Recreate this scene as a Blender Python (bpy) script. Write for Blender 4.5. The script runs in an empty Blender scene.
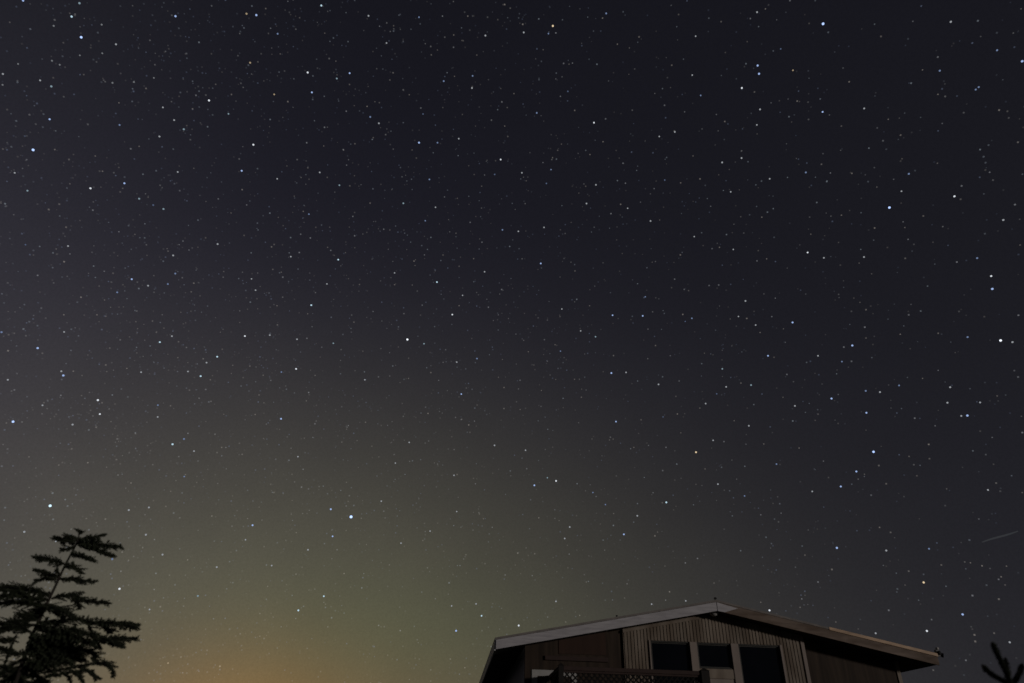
import bpy, bmesh, math, random
from mathutils import Vector, Matrix
S = bpy.context.scene
COL = S.collection
R = math.radians

# ------------------------------------------------------------------ camera
cam_d = bpy.data.cameras.new('camera'); cam = bpy.data.objects.new('camera', cam_d); COL.objects.link(cam)
PITCH, ROLL = 0.56165, 0.02886
fw = Vector((0, math.cos(PITCH), math.sin(PITCH))); up = Vector((0, -math.sin(PITCH), math.cos(PITCH))); rt = Vector((1, 0, 0))
cr = rt * math.cos(ROLL) + up * math.sin(ROLL); cu = -rt * math.sin(ROLL) + up * math.cos(ROLL)
cam.matrix_world = Matrix.Translation((0, 0, 1.6)) @ Matrix((cr, cu, -fw)).transposed().to_4x4()
cam_d.sensor_width = 36; cam_d.lens = 24.01; cam_d.clip_start = 0.05; cam_d.clip_end = 40000
cam_d.dof.use_dof = True; cam_d.dof.focus_distance = 3000; cam_d.dof.aperture_fstop = 1.4
S.camera = cam
S.view_settings.view_transform = 'Standard'; S.view_settings.look = 'None'
S.view_settings.exposure = 0; S.view_settings.gamma = 1; S.view_settings.use_curve_mapping = False

# ------------------------------------------------------------------ night sky (horizon glow of a far town, airglow, faint band at left)
W = bpy.data.worlds.new('World'); S.world = W; W.use_nodes = True
nt = W.node_tree; nt.nodes.clear()
def wn(t, **k):
    n = nt.nodes.new(t)
    for a, b in k.items(): setattr(n, a, b)
    return n
def mth(op, a, b=None, c=None):
    n = wn('ShaderNodeMath', operation=op)
    for i, v in enumerate((a, b, c)):
        if v is None: continue
        if isinstance(v, (int, float)): n.inputs[i].default_value = v
        else: nt.links.new(v, n.inputs[i])
    return n.outputs[0]
tc = wn('ShaderNodeTexCoord'); sx = wn('ShaderNodeSeparateXYZ'); nt.links.new(tc.outputs['Generated'], sx.inputs[0])
D2R = 180 / math.pi
az = mth('MULTIPLY', mth('ARCTAN2', sx.outputs[0], sx.outputs[1]), D2R)
el = mth('MULTIPLY', mth('ARCSINE', sx.outputs[2]), D2R)
def gauss(v, c, s):
    d = mth('DIVIDE', mth('SUBTRACT', v, c), s * math.sqrt(2))
    return mth('EXPONENT', mth('MULTIPLY', mth('MULTIPLY', d, d), -1))
def noise(scale, det, rough=.5):
    n = wn('ShaderNodeTexNoise'); n.inputs['Scale'].default_value = scale; n.inputs['Detail'].default_value = det; n.inputs['Roughness'].default_value = rough
    nt.links.new(tc.outputs['Generated'], n.inputs['Vector']); return n.outputs[0]
base = mth('EXPONENT', mth('DIVIDE', mth('MAXIMUM', el, 0), -30))
g_rg = mth('MULTIPLY', gauss(az, -19.2, 20.8), gauss(el, 0, 15.2)); g_g = mth('MULTIPLY', gauss(az, -18.8, 20.5), gauss(el, 0, 15.1)); g_b = mth('MULTIPLY', gauss(az, -22.5, 23.5), gauss(el, 0, 18.5))
core = mth('MULTIPLY', gauss(az, -18.6, 5.6), gauss(el, 1.5, 3.9))
low = mth('MULTIPLY', gauss(az, -13, 12), gauss(el, 1, 3.6))
grn = mth('MULTIPLY', gauss(az, -10, 9), gauss(el, 8.5, 3.2))
mw = mth('MULTIPLY', gauss(az, -50, 13), gauss(el, 24, 17))
mot = mth('MULTIPLY_ADD', noise(5, 4, .55), .12, .95)
band = mth('MULTIPLY_ADD', noise(9, 4, .55), .22, .89)
grain = mth('MULTIPLY_ADD', noise(420, 2, .7), .30, .85)
def chan(b0, b1, G, gmap, c, l, g, m):
    v = mth('MULTIPLY_ADD', base, b1, b0)
    v = mth('MULTIPLY_ADD', mth('MULTIPLY', gmap, band), G, v)
    v = mth('MULTIPLY_ADD', core, c, v); v = mth('MULTIPLY_ADD', low, l, v)
    v = mth('MULTIPLY_ADD', grn, g, v); v = mth('MULTIPLY_ADD', mw, m, v)
    v = mth('MULTIPLY', mth('MULTIPLY', v, mot), grain)
    return v
cx = wn('ShaderNodeCombineXYZ')
nt.links.new(chan(.0062, .0128, .108, g_rg, .085, .034, -.003, .0115), cx.inputs[0])
nt.links.new(chan(.0062, .0128, .101, g_g, .024, .002, .002, .011), cx.inputs[1])
nt.links.new(chan(.0100, .0130, .056, g_b, -.012, -.010, -.004, .0125), cx.inputs[2])
bg = wn('ShaderNodeBackground'); nt.links.new(cx.outputs[0], bg.inputs[0]); bg.inputs[1].default_value = 1.0
wo = wn('ShaderNodeOutputWorld'); nt.links.new(bg.outputs[0], wo.inputs[0])

# ------------------------------------------------------------------ weak low light falling on the gable from the front right
sd = bpy.data.lights.new('moon_light', 'SUN'); sd.energy = 0.78; sd.angle = R(4.0); sd.color = (1.0, .93, .87)
so = bpy.data.objects.new('moon_light', sd); COL.objects.link(so)
SA, SE = R(50), R(6.5)
tosun = Vector((math.sin(SA) * math.cos(SE), -math.cos(SA) * math.cos(SE), math.sin(SE)))
so.rotation_euler = tosun.to_track_quat('Z', 'Y').to_euler(); so.location = (20, -20, 15)

# ------------------------------------------------------------------ helpers
def tag(o, label=None, cat=None, group=None, kind=None):
    if label: o['label'] = label
    if cat: o['category'] = cat
    if group: o['group'] = group
    if kind: o['kind'] = kind
    return o
def mat(name, c1, c2, scale=(4, 4, 4), rough=.75, bump=0.0, spec=.3, nscale=1.0, streak=None, metal=0):
    m = bpy.data.materials.new(name); m.use_nodes = True; t = m.node_tree; b = t.nodes['Principled BSDF']
    b.inputs['Roughness'].default_value = rough; b.inputs['Specular IOR Level'].default_value = spec; b.inputs['Metallic'].default_value = metal
    tcn = t.nodes.new('ShaderNodeTexCoord'); mp = t.nodes.new('ShaderNodeMapping'); mp.inputs['Scale'].default_value = scale
    n = t.nodes.new('ShaderNodeTexNoise'); n.inputs['Scale'].default_value = nscale; n.inputs['Detail'].default_value = 8; n.inputs['Roughness'].default_value = .65
    cr_ = t.nodes.new('ShaderNodeValToRGB'); cr_.color_ramp.elements[0].position = .32; cr_.color_ramp.elements[1].position = .68
    cr_.color_ramp.elements[0].color = (*c1, 1); cr_.color_ramp.elements[1].color = (*c2, 1)
    t.links.new(tcn.outputs['Object'], mp.inputs[0]); t.links.new(mp.outputs[0], n.inputs['Vector']); t.links.new(n.outputs[0], cr_.inputs[0])
    src = cr_.outputs[0]
    if streak:
        n2 = t.nodes.new('ShaderNodeTexNoise'); n2.inputs['Scale'].default_value = 1; n2.inputs['Detail'].default_value = 3
        mp2 = t.nodes.new('ShaderNodeMapping'); mp2.inputs['Scale'].default_value = streak
        t.links.new(tcn.outputs['Object'], mp2.inputs[0]); t.links.new(mp2.outputs[0], n2.inputs['Vector'])
        rr = t.nodes.new('ShaderNodeValToRGB'); rr.color_ramp.elements[0].position = .36; rr.color_ramp.elements[1].position = .62
        rr.color_ramp.elements[0].color = (.55, .5, .45, 1); rr.color_ramp.elements[1].color = (1, 1, 1, 1)
        t.links.new(n2.outputs[0], rr.inputs[0])
        mx = t.nodes.new('ShaderNodeMix'); mx.data_type = 'RGBA'; mx.blend_type = 'MULTIPLY'; mx.inputs[0].default_value = 1
        t.links.new(src, mx.inputs[6]); t.links.new(rr.outputs[0], mx.inputs[7]); src = mx.outputs[2]
    t.links.new(src, b.inputs['Base Color'])
    if bump:
        bp = t.nodes.new('ShaderNodeBump'); bp.inputs['Strength'].default_value = bump; bp.inputs['Distance'].default_value = .01
        t.links.new(n.outputs[0], bp.inputs['Height']); t.links.new(bp.outputs[0], b.inputs['Normal'])
    return m
M = dict(
    pale=mat('weathered_pale_paint', (.31, .295, .31), (.47, .45, .465), (2.2, 6, 16), .7, .2),
    brown=mat('weathered_brown_board', (.15, .112, .090), (.22, .168, .135), (1.1, 6, 14), .8, .3, streak=(1.3, 3, 4)),
    tan=mat('orange_lit_edge_strip', (.30, .20, .125), (.62, .42, .27), (1.5, 8, 8), .55, .1),
    roofing=mat('grey_roll_roofing', (.16, .145, .135), (.23, .205, .19), (6, 6, 6), .9, .4),
    soffit=mat('dark_soffit_board', (.022, .02, .018), (.035, .03, .026), (2, 5, 5), .85),
    wall=mat('dark_stained_siding', (.027, .017, .011), (.048, .031, .020), (9, 3, .8), .8, .3, streak=(7, 2, .5)),
    panel=mat('red_brown_stained_panel', (.030, .014, .009), (.044, .022, .014), (5, 3, .8), .8),
    sidewall=mat('grey_side_wall', (.44, .45, .53), (.52, .53, .60), (2, 2, 2), .85),
    ribs=mat('beige_ribbed_siding', (.19, .155, .122), (.26, .21, .165), (3.2, 3, .9), .7, .2, streak=(3, 2, .8)),
    trim=mat('pinkish_beige_trim', (.21, .17, .148), (.27, .22, .19), (3, 3, 1), .7),
    frame=mat('dark_olive_window_frame', (.022, .021, .018), (.035, .033, .028), (4, 4, 4), .6),
    white=mat('white_window_frame_paint', (.30, .295, .28), (.38, .37, .355), (4, 4, 4), .6),
    eave=mat('white_eave_paint', (.68, .69, .67), (.78, .78, .76), (4, 4, 4), .6),
    glass=mat('dark_window_glass', (.003, .004, .006), (.005, .006, .009), (1, 1, 1), .03, spec=.3),
    deck=mat('dark_brown_deck_wood', (.010, .008, .007), (.018, .014, .012), (6, 6, 3), .8, .3),
    lattice=mat('near_black_lattice_wood', (.005, .004, .0035), (.010, .008, .007), (6, 6, 3), .9),
    redwood=mat('reddish_brown_rail_wood', (.034, .020, .017), (.050, .030, .025), (3, 6, 8), .8, .2),
    black=mat('black_plastic', (.008, .008, .008), (.012, .012, .012), (3, 3, 3), .45),
    lamp=mat('frosted_lamp_bowl', (.34, .33, .31), (.42, .40, .38), (3, 3, 3), .4),
    bark=mat('spruce_bark', (.014, .011, .009), (.026, .021, .017), (20, 20, 9), .9, .5),
    needles=mat('spruce_needles', (.016, .020, .011), (.030, .036, .019), (5, 5, 5), .7),
    ground=mat('rough_grass_ground', (.025, .032, .016), (.055, .06, .03), (1, 1, 1), .95, .3, nscale=.6),
    grey=mat('concrete_foundation', (.12, .115, .11), (.18, .175, .165), (2, 2, 2), .9, .3),
)
class MB:
    def __init__(s): s.v = []; s.f = []
    def add(s, vs, fs):
        n = len(s.v); s.v += [tuple(v) for v in vs]; s.f += [tuple(i + n for i in f) for f in fs]
    def box(s, x0, x1, y0, y1, z0, z1):
        s.add([(x0, y0, z0), (x1, y0, z0), (x1, y1, z0), (x0, y1, z0), (x0, y0, z1), (x1, y0, z1), (x1, y1, z1), (x0, y1, z1)],
              [(0, 3, 2, 1), (4, 5, 6, 7), (0, 1, 5, 4), (1, 2, 6, 5), (2, 3, 7, 6), (3, 0, 4, 7)])
    def prism(s, poly, y0, y1):                       # poly: (x, z) counter-clockwise seen from the front
        n = len(poly)
        s.add([(x, y0, z) for x, z in poly] + [(x, y1, z) for x, z in poly],
              [tuple(range(n)), tuple(range(2 * n - 1, n - 1, -1))] + [(i, i + n, (i + 1) % n + n, (i + 1) % n) for i in range(n)])
    def prism_x(s, poly, x0, x1):                     # poly: (y, z)
        n = len(poly)
        s.add([(x0, y, z) for y, z in poly] + [(x1, y, z) for y, z in poly],
              [tuple(range(n)), tuple(range(2 * n - 1, n - 1, -1))] + [(i, i + n, (i + 1) % n + n, (i + 1) % n) for i in range(n)])
    def tube(s, pts, rads, k=6, cap=True):
        pts = [Vector(p) for p in pts]; rings = []; n0 = len(s.v); vs = []
        for i, p in enumerate(pts):
            d = (pts[min(i + 1, len(pts) - 1)] - pts[max(i - 1, 0)]).normalized()
            a = d.orthogonal().normalized() if i == 0 else (a - d * a.dot(d)).normalized()
            b = d.cross(a)
            vs += [p + (a * math.cos(2 * math.pi * j / k) + b * math.sin(2 * math.pi * j / k)) * rads[i] for j in range(k)]
        fs = [(i * k + j, i * k + (j + 1) % k, (i + 1) * k + (j + 1) % k, (i + 1) * k + j) for i in range(len(pts) - 1) for j in range(k)]
        if cap: fs += [tuple(range(k - 1, -1, -1)), tuple((len(pts) - 1) * k + j for j in range(k))]
        s.add(vs, fs)
    def bar(s, a, b, w, t, nrm=(0, 1, 0)):            # flat bar from a to b, width w in the plane, thickness t along nrm
        a, b, n = Vector(a), Vector(b), Vector(nrm); d = (b - a).normalized(); q = d.cross(n).normalized() * w / 2; n = n * t / 2
        s.add([a - q - n, a + q - n, a + q + n, a - q + n, b - q - n, b + q - n, b + q + n, b - q + n],
              [(0, 3, 2, 1), (4, 5, 6, 7), (0, 1, 5, 4), (1, 2, 6, 5), (2, 3, 7, 6), (3, 0, 4, 7)])
    def build(s, name, m, parent=None, smooth=False, bevel=0):
        me = bpy.data.meshes.new(name); me.from_pydata(s.v, [], s.f); me.update()
        bm = bmesh.new(); bm.from_mesh(me); bmesh.ops.recalc_face_normals(bm, faces=bm.faces)
        bm.to_mesh(me); bm.free(); me.materials.append(m)
        if smooth: me.polygons.foreach_set('use_smooth', [True] * len(me.polygons))
        o = bpy.data.objects.new(name, me); COL.objects.link(o)
        if parent: o.parent = parent
        if bevel:
            md = o.modifiers.new('bevel', 'BEVEL'); md.width = bevel; md.segments = 2; md.limit_method = 'ANGLE'
        return o
def empty(name, loc=(0, 0, 0), rz=0, **k):
    o = bpy.data.objects.new(name, None); COL.objects.link(o); o.location = loc; o.rotation_euler = (0, 0, rz); o.empty_display_size = .2
    return tag(o, **k)

# ------------------------------------------------------------------ ground
g = MB(); rad = [0, 6, 12, 20, 30, 45, 70, 110, 180, 300, 600, 1500, 4000, 12000]; K = 48; rnd = random.Random(3)
vs = [(0, 0, 0)]; fs = []
for r_ in rad[1:]:
    for j in range(K):
        a = 2 * math.pi * j / K; h = 0 if r_ < 40 else rnd.uniform(-.01, .004) * min(r_, 400)
        vs.append((r_ * math.cos(a), r_ * math.sin(a), h))
for j in range(K): fs.append((0, 1 + j, 1 + (j + 1) % K))
for i in range(len(rad) - 2):
    for j in range(K): fs.append((1 + i * K + j, 1 + (i + 1) * K + j, 1 + (i + 1) * K + (j + 1) % K, 1 + i * K + (j + 1) % K))
g.add(vs, fs); tag(g.build('ground', M['ground']), kind='structure')

# ------------------------------------------------------------------ house (local x along the gable, y into the house)
RZ, SL, WL, WR, DEP = 5.81, .1953, 6.136, 6.03, 12.6
top = lambda u: RZ - SL * abs(u)
TK = .27
house = empty('house', (5.927, 20, 0), 0.0634, label='low wooden gable house with pale roof edge, ribbed beige bay and dark deck', cat='house')
def slab(u0, u1, v0, v1, a, b, mb=None):              # sloping slab under the roof line between offsets a (upper) and b (lower)
    mb = mb or MB(); mb.prism([(u0, top(u0) + b), (u1, top(u1) + b), (u1, top(u1) + a), (u0, top(u0) + a)], v0, v1); return mb
# roof
mb = MB(); slab(-WL, 0, .0, DEP, -.06, -TK, mb); slab(0, WR, .0, DEP, -.06, -TK, mb)
roof = mb.build('roof', M['soffit'], house)
mb = MB(); slab(-WL - .03, 0, -.05, DEP + .04, -.005, -.056, mb); slab(0, WR + .03, -.05, DEP + .04, -.005, -.056, mb)
mb.build('roof_covering', M['roofing'], roof)
# boards along the gable and the eaves
f1 = slab(-WL, 0, -.04, -.002, -.060, -.295).build('barge_board', M['pale'], roof, bevel=.006); f1['label'] = 'pale weathered barge board on the left slope'
f2 = slab(0.002, WR, -.04, -.002, -.060, -.295).build('barge_board', M['brown'], roof, bevel=.006); f2['label'] = 'brown weathered barge board on the right slope'
mb = MB(); mb.prism([(0.001, RZ - .30), (.20, RZ - .30 - SL * .13), (.58, 5.60), (.10, top(.10) - .075), (.001, RZ - .065)], -.052, -.041)
mb.build('painted_joint_cover', M['pale'], roof)
slab(3.1, WR + .02, -.062, -.042, .012, -.075).build('lit_edge_strip', M['tan'], roof, bevel=.008)  # tan colour stands in for orange light along this stretch of roof edge
mb = MB(); mb.prism([(-WL - .035, top(WL) - .06), (-WL - .035, top(WL) - .32), (-WL - .002, top(WL) - .32), (-WL - .002, top(WL) - .06)], .0, DEP)
mb.build('eave_board', M['eave'], roof)
mb = MB(); mb.prism([(WR + .002, top(WR) - .06), (WR + .002, top(WR) - .24), (WR + .035, top(WR) - .24), (WR + .035, top(WR) - .06)], .0, DEP)
mb.build('eave_board', M['brown'], roof)
# small fittings on the roof
mb = MB(); mb.tube([(.02, .08, RZ - .02), (.02, .08, RZ + .05), (.02, .08, RZ + .055), (.02, .08, RZ + .085)], [.025, .025, .045, .03], 10)
mb.build('vent_cap', M['black'], roof)
mb = MB(); mb.tube([(-2.82, .1, top(2.82) - .02), (-2.82, .1, top(2.82) + .03), (-2.82, .1, top(2.82) + .055)], [.022, .022, .03], 8)
mb.build('vent_cap', M['black'], roof)
mb = MB(); mb.tube([(-.03, .2, RZ - TK), (-.03, .2, RZ - TK - .05), (-.03, .2, RZ - TK - .09), (-.03, .2, RZ - TK - .12)], [.12, .125, .10, .04], 16)
mb.build('soffit_lamp', M['lamp'], roof, smooth=True)
fl = MB(); fl.box(WR + .036, WR + .13, .0, .08, 4.57, 4.74); fl.tube([(WR + .07, .04, 4.66), (WR + .12, -.04, 4.66)], [.04, .055], 10)
fl.tube([(WR + .12, .06, 4.63), (WR + .22, .0, 4.60)], [.045, .06], 10)
fl = fl.build('floodlight', M['black'], roof)
mb = MB(); mb.tube([(WR + .065, .02, 4.77), (WR + .085, -.045, 4.77)], [.028, .034], 10); mb.build('sensor', M['lamp'], fl, smooth=True)
# walls
LU, RU, LV, RV, BV = -5.30, 5.22, .42, .72, .45
BL, BR = -2.60, 2.53
SLOT = -3.03
def wallpoly(mb, u0, u1, z0, v0, v1):
    pts = [(u0, z0), (u1, z0), (u1, top(u1) - TK + .02)] + ([(0, RZ - TK + .02)] if u0 < 0 < u1 else []) + [(u0, top(u0) - TK + .02)]
    mb.prism(pts, v0, v1)
mb = MB()
wallpoly(mb, LU, SLOT, .3, LV, LV + .2); wallpoly(mb, SLOT - .1, BL + .1, .3, LV + .10, LV + .25)
w = mb.build('front_wall', M['wall'], house); w['label'] = 'dark stained front wall left of the bay'
mb = MB(); wallpoly(mb, BR + .002, RU, .3, RV, RV + .2); w2 = mb.build('front_wall', M['wall'], house); w2['label'] = 'dark stained front wall right of the bay'
mb = MB(); mb.box(LU - .012, LU + .2, LV + .202, DEP - .5, .3, top(LU) - TK + .02); mb.build('side_wall', M['sidewall'], house)
mb = MB(); mb.box(RU - .2, RU + .012, RV + .202, DEP - .5, .3, top(RU) - TK + .02); mb.build('side_wall', M['wall'], house)
mb = MB(); wallpoly(mb, LU, RU, .3, DEP - .5, DEP - .3); mb.build('rear_wall', M['wall'], house)
mb = MB(); mb.box(LU - .05, RU + .05, LV - .02, DEP - .28, -.1, .298); mb.build('foundation', M['grey'], house)
mb = MB(); mb.box(LU - .02, LU + .10, LV - .022, LV - .001, .3, top(LU) - TK - .0); mb.build('corner_board', M['wall'], house)
mb = MB(); mb.box(RU - .01, RU + .09, RV - .03, RV + .2, .3, top(RU) - TK - .02); mb.build('corner_board', M['ribs'], house)
# left wall: panel, header board
mb = MB(); mb.prism([(-4.40, 4.33), (-3.10, 4.33), (-3.10, top(3.10) - TK - .02), (-4.40, top(4.40) - TK - .02)], LV - .018, LV - .001); mb.build('wall_panel', M['panel'], house)
mb = MB(); mb.box(-4.78, -3.06, LV - .06, LV - .001, 4.16, 4.27); mb.build('header_board', M['redwood'], house, bevel=.006)
# ribbed bay
WS = -.06
opens = [(a + WS, b + WS, c, d) for a, b, c, d in ((-1.81, -.50, 2.80, 4.76), (-.50, .60, 4.10, 4.76), (.60, 1.90, 2.80, 4.76), (-.50, .60, 2.80, 4.10))]
def cuts(u0, u1, z0, z1):
    segs = [(z0, z1)]
    for (a, b, c, d) in opens:
        if u1 > a + .004 and u0 < b - .004:
            ns = []
            for (p, q) in segs:
                if d <= p or c >= q: ns.append((p, q)); continue
                if p < c: ns.append((p, c))
                if q > d: ns.append((d, q))
            segs = ns
    return segs
us = sorted({BL, BR, 0.0} | {o[0] for o in opens} | {o[1] for o in opens})
base = MB()
for a, b in zip(us[:-1], us[1:]):
    for (p, q) in cuts(a, b, 2.6, 99):
        if q > 50: base.prism([(a, p), (b, p), (b, top(b) - TK + .02), (a, top(a) - TK + .02)], BV, BV + .14)
        else: base.box(a, b, BV, BV + .14, p, q)
base.box(BL, BR, BV, BV + .14, .3, 2.6)
base.box(BL, BL + .1, BV + .141, LV + .9, .3, top(BL) - TK + .02); base.box(BR - .1, BR - .002, BV + .141, RV + .2, .3, top(BR) - TK + .02)
bay = base.build('bay_wall', M['ribs'], house)
rb = MB(); u = BL + .03; pit = .094; rnd = random.Random(11)
while u < BR - .12:
    wd = .050 + rnd.uniform(-.004, .004)
    for (p, q) in cuts(u - .002, u + wd + .002, .35, 99):
        d = .016 + rnd.uniform(-.003, .003)
        if q > 50:
            q = min(top(u), top(u + wd)) - TK - .03
        if q - p > .03: rb.prism_x([(BV - .0005, p + .004), (BV - d, p + .004), (BV - d, q - .004), (BV - .0005, q - .004)], u, u + wd)
    u += pit
rb.build('siding_ribs', M['ribs'], bay)
mb = MB(); mb.box(BR - .10, BR - .001, BV - .035, BV - .001, .3, top(BR) - TK - .03); mb.build('corner_board', M['trim'], bay, bevel=.005)
mb = MB(); slab(BL, -.25, BV - .035, BV - .027, -TK - .035, -TK - .10, mb); mb.build('frieze_board', M['ribs'], bay)
# posts between the panes, sill board, windows
mb = MB(); mb.box(-.69 + WS, -.49 + WS, BV - .05, BV + .12, 2.8, 4.758); mb.build('window_post', M['trim'], bay, bevel=.006)
mb = MB(); mb.box(.47 + WS, .68 + WS, BV - .05, BV + .12, 2.8, 4.758); mb.build('window_post', M['trim'], bay, bevel=.006)
mb = MB(); mb.box(-.488 + WS, .468 + WS, BV - .03, BV + .11, 3.86, 4.10); mb.build('sill_board', M['ribs'], bay, bevel=.006)
mb = MB(); mb.box(-.488 + WS, .468 + WS, BV - .01, BV + .05, 2.8, 3.855); b_ = mb.build('lower_panel', M['trim'], bay)
def window(u0, u1, z0, z1, name, fm, v=BV, fwid=.032, pm=None):
    f = MB(); a, b = v - .01, v + .10
    f.box(u0, u1, a, b, z1 - fwid, z1); f.box(u0, u1, a, b, z0, z0 + fwid); f.box(u0, u0 + fwid, a, b, z0 + fwid, z1 - fwid); f.box(u1 - fwid, u1, a, b, z0 + fwid, z1 - fwid)
    fo = f.build(name, fm, house, bevel=.004)
    s = MB(); i = fwid + .002; w_ = .018; a, b = v + .03, v + .08
    s.box(u0 + i, u1 - i, a, b, z1 - i - w_ * 1.4, z1 - i); s.box(u0 + i, u1 - i, a, b, z0 + i, z0 + i + w_)
    s.box(u0 + i, u0 + i + w_, a, b, z0 + i + w_, z1 - i - w_ * 1.4); s.box(u1 - i - w_, u1 - i, a, b, z0 + i + w_, z1 - i - w_ * 1.4); s.build('sash', M['frame'] if fm is not M['white'] else M['white'], fo)
    p = MB(); p.box(u0 + i + .001, u1 - i - .001, v + .05, v + .06, z0 + i + .001, z1 - i - .001); p.build('pane', M['glass'], fo)
    return fo
window(-1.79 + WS, -.695 + WS, 2.81, 4.755, 'glass_door', M['frame'])
window(-.487 + WS, .467 + WS, 4.105, 4.755, 'window', M['frame'])
window(.685 + WS, 1.87 + WS, 2.81, 4.755, 'glass_door', M['frame'])
mb = MB(); mb.box(-1.83 + WS, -1.792 + WS, BV - .045, BV + .05, 2.8, 4.76); mb.build('window_trim', M['trim'], bay)
mb = MB(); mb.box(1.872 + WS, 1.93 + WS, BV - .045, BV + .05, 2.8, 4.77); mb.build('window_trim', M['trim'], bay)
ww = window(-5.13, -3.92, 2.95, 3.915, 'window', M['white'], v=LV - .02, fwid=.15); ww['label'] = 'white framed window beside the left corner'
# deck with lattice railings
DU0, DU1, DV = -4.62, -1.08, -1.5
dk = MB(); dk.box(DU0 - .05, DU1 + .05, DV - .05, LV - .065, 2.55, 2.75); deck = dk.build('deck', M['deck'], house)
def lattice(mb, u0, u1, z0, z1, fmap, nrm, pitch=.135, w=.036):
    Wd, Hh = u1 - u0, z1 - z0
    for s_, off in ((1, -.008), (-1, .008)):
        c = -Hh
        while c < Wd:
            a0 = max(0, -c) if True else 0            # param t along height
            t0, t1 = max(0, -c), min(Hh, Wd - c)
            if t1 - t0 > .02:
                x0, x1 = c + t0, c + t1
                za, zb = t0, t1
                if s_ < 0: x0, x1 = Wd - x0, Wd - x1
                mb.bar(fmap(u0 + x0, z0 + za, off), fmap(u0 + x1, z0 + zb, off), w, .012, nrm)
            c += pitch
def rail(name, f, n, u0, u1, box):
    r_ = MB(); box(r_, u0, u1, 3.70, 3.79, .07); box(r_, u0, u1, 3.655, 3.698, .03); box(r_, u0, u1, 2.85, 2.92, .03)
    o = r_.build(name, M['redwood'], deck, bevel=.006)
    return o
lt = MB(); lattice(lt, DU0 + .06, DU1 - .06, 2.92, 3.66, lambda a, z, o: (a, DV + o, z), (0, 1, 0))
lt.build('lattice_panel', M['lattice'], deck)
for uu in (DU0, DU1):
    lt = MB(); lattice(lt, DV + .06, LV - .1, 2.92, 3.66, lambda a, z, o, uu=uu: (uu + o, a, z), (1, 0, 0)); lt.build('lattice_panel', M['lattice'], deck)
r_ = MB()
for (z0, z1, h) in ((3.70, 3.79, .06), (3.655, 3.698, .03), (2.85, 2.92, .03)): r_.box(DU0 + .06, DU1 - .06, DV - h, DV + h, z0, z1)
r_.build('railing', M['redwood'], deck, bevel=.006)
for uu in (DU0, DU1):
    r_ = MB()
    for (z0, z1, h) in ((3.70, 3.79, .06), (3.655, 3.698, .03), (2.85, 2.92, .03)): r_.box(uu - h, uu + h, DV + .062, LV - .066, z0, z1)
    r_.build('railing', M['redwood'], deck, bevel=.006)
for uu in (DU0, DU1):
    p = MB(); h = .06 if uu != DU1 else .10
    p.box(uu - h, uu + h, DV - h, DV + h, .0, 3.70 if uu == -2.85 else 3.80)
    if uu != -2.85: p.add([(uu - h - .015, DV - h - .015, 3.802), (uu + h + .015, DV - h - .015, 3.802), (uu + h + .015, DV + h + .015, 3.802), (uu - h - .015, DV + h + .015, 3.802), (uu, DV, 3.87)], [(0, 3, 2, 1), (0, 1, 4), (1, 2, 4), (2, 3, 4), (3, 0, 4)])
    p.build('post', M['deck'], deck)
# little porch roof on the right side of the house
mb = MB(); mb.prism([(RU + .03, 4.06), (RU + .03, 4.18), (RU + 1.35, 3.14), (RU + 1.35, 3.02)], 1.0, 4.4)
po = mb.build('porch_roof', M['wall'], house); po['label'] = 'dark sloping porch roof low on the right side wall'
for vv in (1.15, 4.25):
    p = MB(); p.box(RU + 1.15, RU + 1.27, vv - .06, vv + .06, 0, 3.09); p.build('post', M['deck'], po)

# ------------------------------------------------------------------ spruces
def needle_sleeve(mb, pts, half, rnd, dens=150, nl=.022, nw=.0042, tw=1.0):
    """side twigs with needles around a branch path; half = half thickness of the finished spray"""
    pts = [Vector(p) for p in pts]; L = [0]
    for a, b in zip(pts[:-1], pts[1:]): L.append(L[-1] + (b - a).length)
    tot = L[-1]
    def at(t):
        t = max(0, min(tot * .9999, t))
        for i in range(len(L) - 1):
            if t <= L[i + 1]: return pts[i].lerp(pts[i + 1], (t - L[i]) / max(1e-6, L[i + 1] - L[i])), (pts[i + 1] - pts[i]).normalized()
        return pts[-1], (pts[-1] - pts[-2]).normalized()
    def needles(a, b, r, n):
        d = (b - a); ln = d.length; d.normalize(); o1 = d.orthogonal().normalized(); o2 = d.cross(o1)
        for _ in range(n):
            p = a + d * ln * rnd.random(); th = rnd.uniform(0, 2 * math.pi)
            q = (o1 * math.cos(th) + o2 * math.sin(th)); e = p + (q * .8 + d * .6) * r * rnd.uniform(.7, 1.15)
            s = d.cross(q) * nw + d * .001
            mb.add([p - s, p + s, e], [(0, 1, 2)])
    for a, b in zip(pts[:-1], pts[1:]): needles(a, b, (max(nl * .9, min(nl * 1.3, half)) if tw == 1 else half), int((b - a).length * dens * (5 if tw == 1 else 9)) + 2)
    t = .015
    while t < tot:
        p, d = at(t); fr = 1 - t / tot
        side = Vector((0, 0, 1)).cross(d); side = side.normalized() if side.length > .1 else Vector((1, 0, 0))
        for s_ in (-1, 1):
            ln = (half * 1.3 * tw + (.11 * tw * min(1, half / .03)) * (fr ** .6)) * rnd.uniform(.6, 1.15)
            v = (d * rnd.uniform(.55, 1.0) + side * s_ * rnd.uniform(.6, 1) + Vector((0, 0, rnd.uniform(-.75, .60)))).normalized()
            room = half * .95 / max(.12, abs(v.z)); e = p + v * min(ln, room)
            if t > tot * .75: e = p + v * min(ln, half * 1.2)
            mb.tube([p, e], [.0022, .001], 3, False); needles(p, e, nl * .9, int((e - p).length * dens) + 3)
        t += rnd.uniform(.009, .016)
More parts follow.
